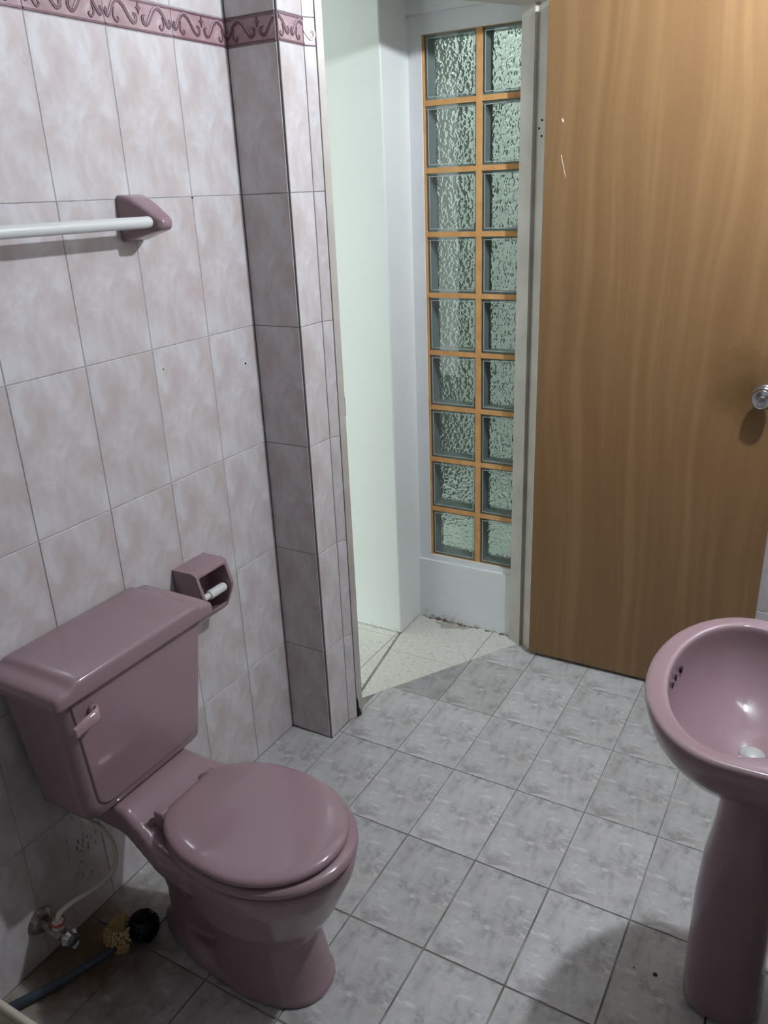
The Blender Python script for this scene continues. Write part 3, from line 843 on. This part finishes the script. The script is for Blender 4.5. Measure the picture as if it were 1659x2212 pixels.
ro = MB().lathe([(0.0, 0.0), (0.006, 0.0), (0.0085, 0.004), (0.0085, 0.034), (0.0125, 0.036), (0.0125, 0.092), (0.0115, 0.096), (0.006, 0.099), (0.0, 0.099)], 28).build('roller', M_WHITEP, tp, True, PM @ Matrix.Translation((0.073, 0.6665, 0.688)) @ Matrix.Rotation(-math.pi / 2, 4, 'X'))
wsmooth(ro, 40); tag(ro, 'white plastic spring roller')

# ------------------------------------------------------------------ towel bar
BO = Vector((0.0, 0.40, 1.615))
tb = empty('towel_bar', BO); tag(tb, 'white towel bar held by pink ceramic brackets on the tiled wall', 'towel bar')
BM_ = Matrix.Translation(-BO)
def bracket(y, sg):
    # rings march from the wall outwards; each is a rounded rectangle in y-z
    rings = []
    for x, y0, y1, z0, z1 in ((0.0, -0.034, 0.036, -0.041, 0.056), (0.012, -0.033, 0.036, -0.041, 0.056), (0.030, -0.029, 0.035, -0.036, 0.051), (0.052, -0.025, 0.034, -0.030, 0.038), (0.075, -0.021, 0.032, -0.024, 0.023), (0.094, -0.016, 0.028, -0.019, 0.010), (0.104, -0.008, 0.020, -0.013, 0.002)):
        rr = rrect(y0, y1, z0, z1, min(0.009, (z1 - z0) * 0.3, (y1 - y0) * 0.3), 0)
        rings.append([Vector((x, y + sg * p.x, 1.612 + p.y)) for p in rr])
    b_ = MB().loft(rings).build('bracket', M_POR, tb, True, BM_); wsmooth(b_, 60)
    return b_
bracket(0.690, 1); bracket(0.085, -1)
br = MB().lathe([(0.0, 0.0), (0.0122, 0.0), (0.0122, 0.570), (0.0, 0.570)], 28).build('bar', M_WHITEP, tb, True, BM_ @ Matrix.Translation((0.074, 0.104, 1.611)) @ Matrix.Rotation(-math.pi / 2, 4, 'X'))
wsmooth(br, 40); tag(br, 'white plastic rod')

# ------------------------------------------------------------------ pedestal sink
SO = Vector((1.40, 0.70, 0.0))
sink = empty('pedestal_sink', SO); tag(sink, 'mauve pink pedestal washbasin at the right edge', 'sink')
SM = Matrix.Translation(-SO)
def so(d, z, k=0.0):
    """outer outline shrunk by d, blended by k towards the pedestal section"""
    o = egg(1.193 + d, XR - 0.002 - d * 0.2, 0.258 - d, 1.36, z, 3.2, 2.0, 72, 0.698)
    p = egg(1.336, 1.468, 0.066, 1.40, z, 2.6, 2.6, 72, 0.722)
    return [a.lerp(b, k) for a, b in zip(o, p)]
def si(s, z, cx=1.388, cy=0.694):
    o = egg(1.234, 1.49, 0.217, 1.352, z, 2.4, 2.0, 72, 0.696)
    return [Vector((cx + (p.x - cx) * s, cy + (p.y - cy) * s, z)) for p in o]
rings = [si(0.06, 0.652), si(0.25, 0.655), si(0.5, 0.666), si(0.72, 0.690), si(0.87, 0.722), si(0.945, 0.755), si(0.975, 0.778), si(0.988, 0.791), si(0.996, 0.7975), si(1.006, 0.8008), si(1.02, 0.8018),
         so(0.010, 0.8032), so(0.004, 0.8016), so(0.0005, 0.797), so(0.0, 0.790), so(0.003, 0.775), so(0.012, 0.748), so(0.022, 0.72, 0.06), so(0.034, 0.69, 0.16), so(0.045, 0.655, 0.36), so(0.05, 0.62, 0.62), so(0.05, 0.59, 0.86), so(0.05, 0.575, 0.98)]
bs = MB().loft(rings).build('basin', M_POR, sink, True, SM); wsmooth(bs, 80)
def pd(x0, x1, y0, y1, z): return egg(x0, x1, (y1 - y0) / 2, (x0 + x1) / 2, z, 2.7, 2.7, 48, (y0 + y1) / 2)
ped = MB().loft([pd(1.330, 1.474, 0.652, 0.806, 0.0), pd(1.324, 1.480, 0.644, 0.812, 0.012), pd(1.322, 1.480, 0.645, 0.810, 0.05), pd(1.322, 1.476, 0.650, 0.806, 0.16), pd(1.323, 1.472, 0.655, 0.80, 0.28),
                 pd(1.329, 1.468, 0.662, 0.792, 0.38), pd(1.340, 1.462, 0.668, 0.784, 0.46), pd(1.345, 1.460, 0.668, 0.782, 0.53), pd(1.338, 1.466, 0.662, 0.786, 0.60)]).build('pedestal', M_POR, sink, True, SM)
wsmooth(ped, 80)
dn = MB().lathe([(0.0, 0.650), (0.024, 0.650), (0.024, 0.655), (0.020, 0.660), (0.010, 0.663), (0.0, 0.664)], 28).build('drain_plug', plain('grey_plug', (0.42, 0.43, 0.42), 0.4), sink, True, SM @ Matrix.Translation((1.390, 0.694, -0.001))); wsmooth(dn, 40)
tag(dn, 'pale grey drain plug')
for yy, xx in ((0.742, 1.2412), (0.710, 1.2372), (0.680, 1.2368)):
    MB().lathe([(0.0, -0.004), (0.0065, -0.004), (0.0065, 0.0022), (0.0, 0.0022)], 16).build('overflow_hole', M_DARK, sink, mw=SM @ basis((xx + 0.003, yy, 0.770), (0, 1, 0), (0.15, 0, 1)))
tap = MB().lathe([(0.0, 0.795), (0.026, 0.795), (0.026, 0.806), (0.016, 0.815), (0.014, 0.87), (0.018, 0.88), (0.018, 0.91), (0.0, 0.915)], 24, Matrix.Translation((1.545, 0.70, 0)))
tap.tube(catmull([(1.545, 0.70, 0.86), (1.51, 0.70, 0.885), (1.475, 0.70, 0.885), (1.46, 0.70, 0.868)], 5), 0.010)
wsmooth(tap.build('faucet', M_CHROME, sink, True, SM), 40)

# ------------------------------------------------------------------ stop valve and supply hose
VO = Vector((0.0, 0.094, 0.112))
vl = empty('stop_valve', VO); tag(vl, 'rusty chrome stop valve on the wall below the tank', 'valve')
VX = basis((0, 0, 0), (0, 1, 0), (0, 0, 1))
M_RUST = mat_grout('tarnished_chrome', (0.16, 0.12, 0.08), (0.45, 0.43, 0.40), 60)
M_RUST.node_tree.nodes['Principled BSDF'].inputs['Metallic'].default_value = 0.6
M_RUST.node_tree.nodes['Principled BSDF'].inputs['Roughness'].default_value = 0.35
wsmooth(MB().lathe([(0.0, 0.001), (0.031, 0.001), (0.031, 0.004), (0.024, 0.012), (0.014, 0.015), (0.0, 0.015)], 28).build('escutcheon', M_RUST, vl, True, VX), 40)
wsmooth(MB().lathe([(0.0, 0.012), (0.011, 0.012), (0.011, 0.040), (0.015, 0.042), (0.015, 0.082), (0.010, 0.085), (0.010, 0.098), (0.0, 0.098)], 20).build('valve_body', M_RUST, vl, True, VX), 40)
rd = MB().lathe([(0.0, 0.008), (0.0145, 0.008), (0.0145, 0.030), (0.010, 0.034), (0.0, 0.034)], 6).build('hose_nut', M_WHITEP, vl, mw=Matrix.Translation((0.066, 0.004, 0)))
wsh = MB().lathe([(0.0, 0.024), (0.0155, 0.024), (0.0155, 0.031), (0.0, 0.031)], 20).build('washer', plain('orange_washer', (0.50, 0.12, 0.06), 0.5), vl, mw=Matrix.Translation((0.066, 0.004, 0))); tag(wsh, 'orange rubber washer')
wsmooth(MB().lathe([(0.0, 0.095), (0.018, 0.095), (0.021, 0.102), (0.016, 0.112), (0.0, 0.115)], 20).build('valve_handle', M_CHROME, vl, True, VX), 40)
lv2 = MB().prism([(-0.010, 0.0), (0.014, -0.003), (0.016, -0.026), (0.002, -0.034)], 0.103, 0.109).build('handle_tab', M_WHITEP, vl, mw=VX); bevel(lv2, 0.002)
hp = catmull([(0.066, 0.098, 0.140), (0.070, 0.104, 0.162), (0.080, 0.135, 0.172), (0.088, 0.185, 0.166), (0.095, 0.226, 0.170), (0.100, 0.250, 0.195), (0.104, 0.252, 0.250), (0.104, 0.230, 0.318), (0.104, 0.195, 0.372), (0.106, 0.182, 0.4235)], 8)
hose = MB().tube(hp, 0.0062, 14).build('supply_hose', plain('cream_hose', (0.76, 0.72, 0.61), 0.4), None, True)
tag(hose, 'cream flexible hose curving from the stop valve up to the tank', 'hose')

# ------------------------------------------------------------------ toilet brush lying on the floor
HB = Vector((0.152, 0.225, 0.0))
brush = empty('toilet_brush', HB); tag(brush, 'old toilet brush with cream and navy bristles lying beside the toilet', 'brush')
ax = Vector((0.113, 0.21, 0.0)).normalized()
hnd = MB().tube([Vector((0.012, -0.104, 0.012)), Vector((0.091, 0.044, 0.016)), Vector((0.145, 0.150, 0.030)), Vector((0.150, 0.205, 0.036))], [0.0115, 0.0110, 0.0095, 0.008], 14).build('handle', plain('blue_grey_plastic', (0.045, 0.060, 0.085), 0.45), brush, True, Matrix.Translation(-HB))
tag(hnd, 'blue grey plastic handle')
def bristles(name, c, n, rad, ln, mat, seed, half):
    rr = random.Random(seed); mb = MB()
    core = Vector(c)
    for k in range(n):
        th, ph = rr.uniform(0, 2 * math.pi), rr.uniform(-0.9, 0.9)
        d = Vector((math.cos(th) * math.cos(ph), math.sin(th) * math.cos(ph), math.sin(ph)))
        if half is not None and d.dot(half) < -0.25: continue
        p1 = core + d * ln * rr.uniform(0.85, 1.0)
        if p1.z < 0.003: p1.z = 0.003
        mb.tube([core + d * 0.004, p1], [rad * 0.7, rad], 5)
    return mb.build(name, mat, brush, False, Matrix.Translation(-HB))
side = Vector((0.80, 0.55, 0.25)).normalized()
tag(bristles('navy_bristles', (0.171, 0.238, 0.040), 460, 0.0028, 0.040, plain('navy_bristle', (0.006, 0.007, 0.018), 0.45), 3, None), 'black and navy bristle tuft')
tag(bristles('cream_bristles', (0.140, 0.201, 0.036), 520, 0.0036, 0.045, plain('cream_bristle', (0.55, 0.41, 0.19), 0.7), 4, Vector((-0.6, -0.8, 0.2))), 'stained cream bristle tuft')

# ------------------------------------------------------------------ cream waste bin in the near corner
CB = Vector((0.20, -0.27, 0.0))
bin_ = empty('waste_bin', CB); tag(bin_, 'cream plastic bin at the lower left corner', 'bin')
def bn(i, z, rr=0.02): return rrect(0.055 + i, 0.345 - i, -0.385 + i, -0.128 - i, rr, z)
bb = MB().loft([bn(0.035, 0.002), bn(0.03, 0.01), bn(0.010, 0.20), bn(0.008, 0.205), bn(0.012, 0.212), bn(0.008, 0.219), bn(0.006, 0.225), bn(0.014, 0.225), bn(0.034, 0.012)], True, True).build('bin_body', plain('cream_plastic', (0.50, 0.47, 0.37), 0.45), bin_, True, Matrix.Translation(-CB)); wsmooth(bb, 30)
rm = MB().loft([bn(0.004, 0.226), bn(0.0, 0.230), bn(0.0, 0.240), bn(0.005, 0.245), bn(0.013, 0.243), bn(0.016, 0.232), bn(0.012, 0.226)], loop=True).build('rim', plain('cream_plastic_rim', (0.52, 0.49, 0.39), 0.4), bin_, True, Matrix.Translation(-CB))

# ------------------------------------------------------------------ crumbs of dirt on the floor
def crumb(x, y, r, label, seed):
    rr = random.Random(seed); bm = bmesh.new(); bmesh.ops.create_icosphere(bm, subdivisions=1, radius=r)
    for v_ in bm.verts: v_.co *= rr.uniform(0.6, 1.2); v_.co.z = v_.co.z * 0.5
    me = bpy.data.meshes.new('dirt_crumb'); bm.to_mesh(me); bm.free()
    o = obj('dirt_crumb', me, M_CRUMB); o.location = (x, y, r * 0.42); return tag(o, label, 'dirt crumb', 'crumbs on the floor tiles')
M_CRUMB = plain('dirt', (0.05, 0.04, 0.03), 0.9)
crumb(1.266, 0.705, 0.006, 'dark dirt crumb on the floor just left of the sink pedestal', 1)
crumb(1.220, 0.700, 0.0025, 'tiny dark speck on the floor further left of the sink pedestal', 2)
crumb(1.195, 0.528, 0.006, 'brown dirt crumb lying on the floor joint at the bottom edge', 3)

# ------------------------------------------------------------------ lamp on the right wall
AX = Vector((-0.86, 0.0, -0.51)).normalized()
LO = Vector((XR, LAMP_POS.y, LAMP_POS.z + 0.062))
lamp = empty('wall_lamp', LO); tag(lamp, 'bare bulb with an added light-cutting grey reflector high on the wall above the sink', 'lamp')
LX = basis(LAMP_POS - LO - AX * 0.110, (0, -1, 0), Vector((0, -1, 0)).cross(AX) * -1)
wsmooth(MB().lathe([(0.0, 0.0), (0.040, 0.0), (0.040, 0.006), (0.012, 0.010), (0.0, 0.010)], 24).build('lamp_base', M_WHITEP, lamp, True, basis((0, 0, 0), (0, -1, 0), (0, 0, 1))), 40)
wsmooth(MB().lathe([(0.0, 0.004), (0.020, 0.010), (0.020, 0.064), (0.0, 0.064)], 24).build('lamp_holder', M_WHITEP, lamp, True, LX), 40)
wsmooth(MB().lathe([(0.0, 0.062), (0.050, 0.070), (0.085, 0.092), (0.100, 0.118), (0.101, 0.118), (0.086, 0.090), (0.050, 0.067), (0.0, 0.059)], 32).build('shield', plain('shield_grey', (0.25, 0.25, 0.25), 0.5), lamp, True, LX), 40)  # dish added to keep lamp light off the near wall and ceiling
MB().lathe([(0.001, 0.066), (0.016, 0.068), (0.020, 0.078), (0.030, 0.095), (0.033, 0.112), (0.030, 0.128), (0.020, 0.139), (0.010, 0.144), (0.001, 0.145)], 28).build('bulb', mat_emit('bulb_glow', LAMP_COL, LAMP_STRENGTH), lamp, True, LX)

# ------------------------------------------------------------------ sub-parts under their parts
def under(o, part):
    mb_ = part.matrix_basis.inverted() @ o.matrix_basis; o.parent = part; o.matrix_basis = mb_
for o in (pn, lv, pv): under(o, tank)
hs_ = [o for o in toilet.children if o.name.startswith('hinge') and 'bolt' not in o.name]
bo_ = [o for o in toilet.children if o.name.startswith('hinge_bolt')]
for h_, b_ in zip(hs_, bo_): under(b_, h_)
for o in [c for c in sink.children if c.name.startswith(('overflow_hole', 'drain_plug'))]: under(o, bs)
under(wsh, rd); under(lv2, [c for c in vl.children if c.name.startswith('valve_handle')][0])

# ------------------------------------------------------------------ dirt, specks and mould marks that sit on the walls
rr = random.Random(11)
mb = MB()
for k in range(75):
    x = rr.uniform(0.045, 0.45); y = YP - 0.014 - abs(rr.gauss(0, 0.005)); r = rr.choice([0.0012, 0.0016, 0.002, 0.0025, 0.005]) * (1.5 if 0.10 < x < 0.32 else 1.0)
    a = rr.uniform(0, 6.28)
    p = [(x + r * 2.2 * math.cos(a), y + r * math.sin(a), -0.0005), (x - r * math.sin(a), y + r * 0.7 * math.cos(a), -0.0005), (x - r * 1.6 * math.cos(a), y - r * math.sin(a), -0.0005), (x, y + 0.003, r * rr.uniform(0.5, 1.8))]
    mb.add(p, [(0, 1, 2), (0, 1, 3), (1, 2, 3), (2, 0, 3)])
dc = mb.build('dirt_crust', plain('dirt_crust', (0.15, 0.115, 0.075), 0.95), bpy.data.objects['wall_glass']); dc['kind'] = 'stuff'
mb = MB()
for k in range(26):
    y, z = rr.gauss(0.235, 0.026), rr.gauss(0.205, 0.045); h = rr.uniform(0.004, 0.013); w_ = rr.uniform(0.0006, 0.0013)
    mb.add([(0.0009, y - w_, z), (0.0009, y, z + h), (0.0009, y + w_, z + h * 0.2), (0.0009, y + w_ * 0.3, z - h * 0.8)], [(0, 3, 2, 1)])
mo_ = mb.build('mould_marks', plain('mould', (0.035, 0.027, 0.02), 0.9), wl); mo_['kind'] = 'stuff'
for y, z, r in ((1.033, 1.23, 0.0028), (0.726, 1.275, 0.0016), (0.899, 1.657, 0.0022)):
    MB().lathe([(0.0, -0.001), (r, -0.001), (r, 0.0008), (0.0, 0.0008)], 8).build('drill_hole', M_DARK, wl, mw=basis((0.0004, y, z), (0, 1, 0), (0, 0, 1)))
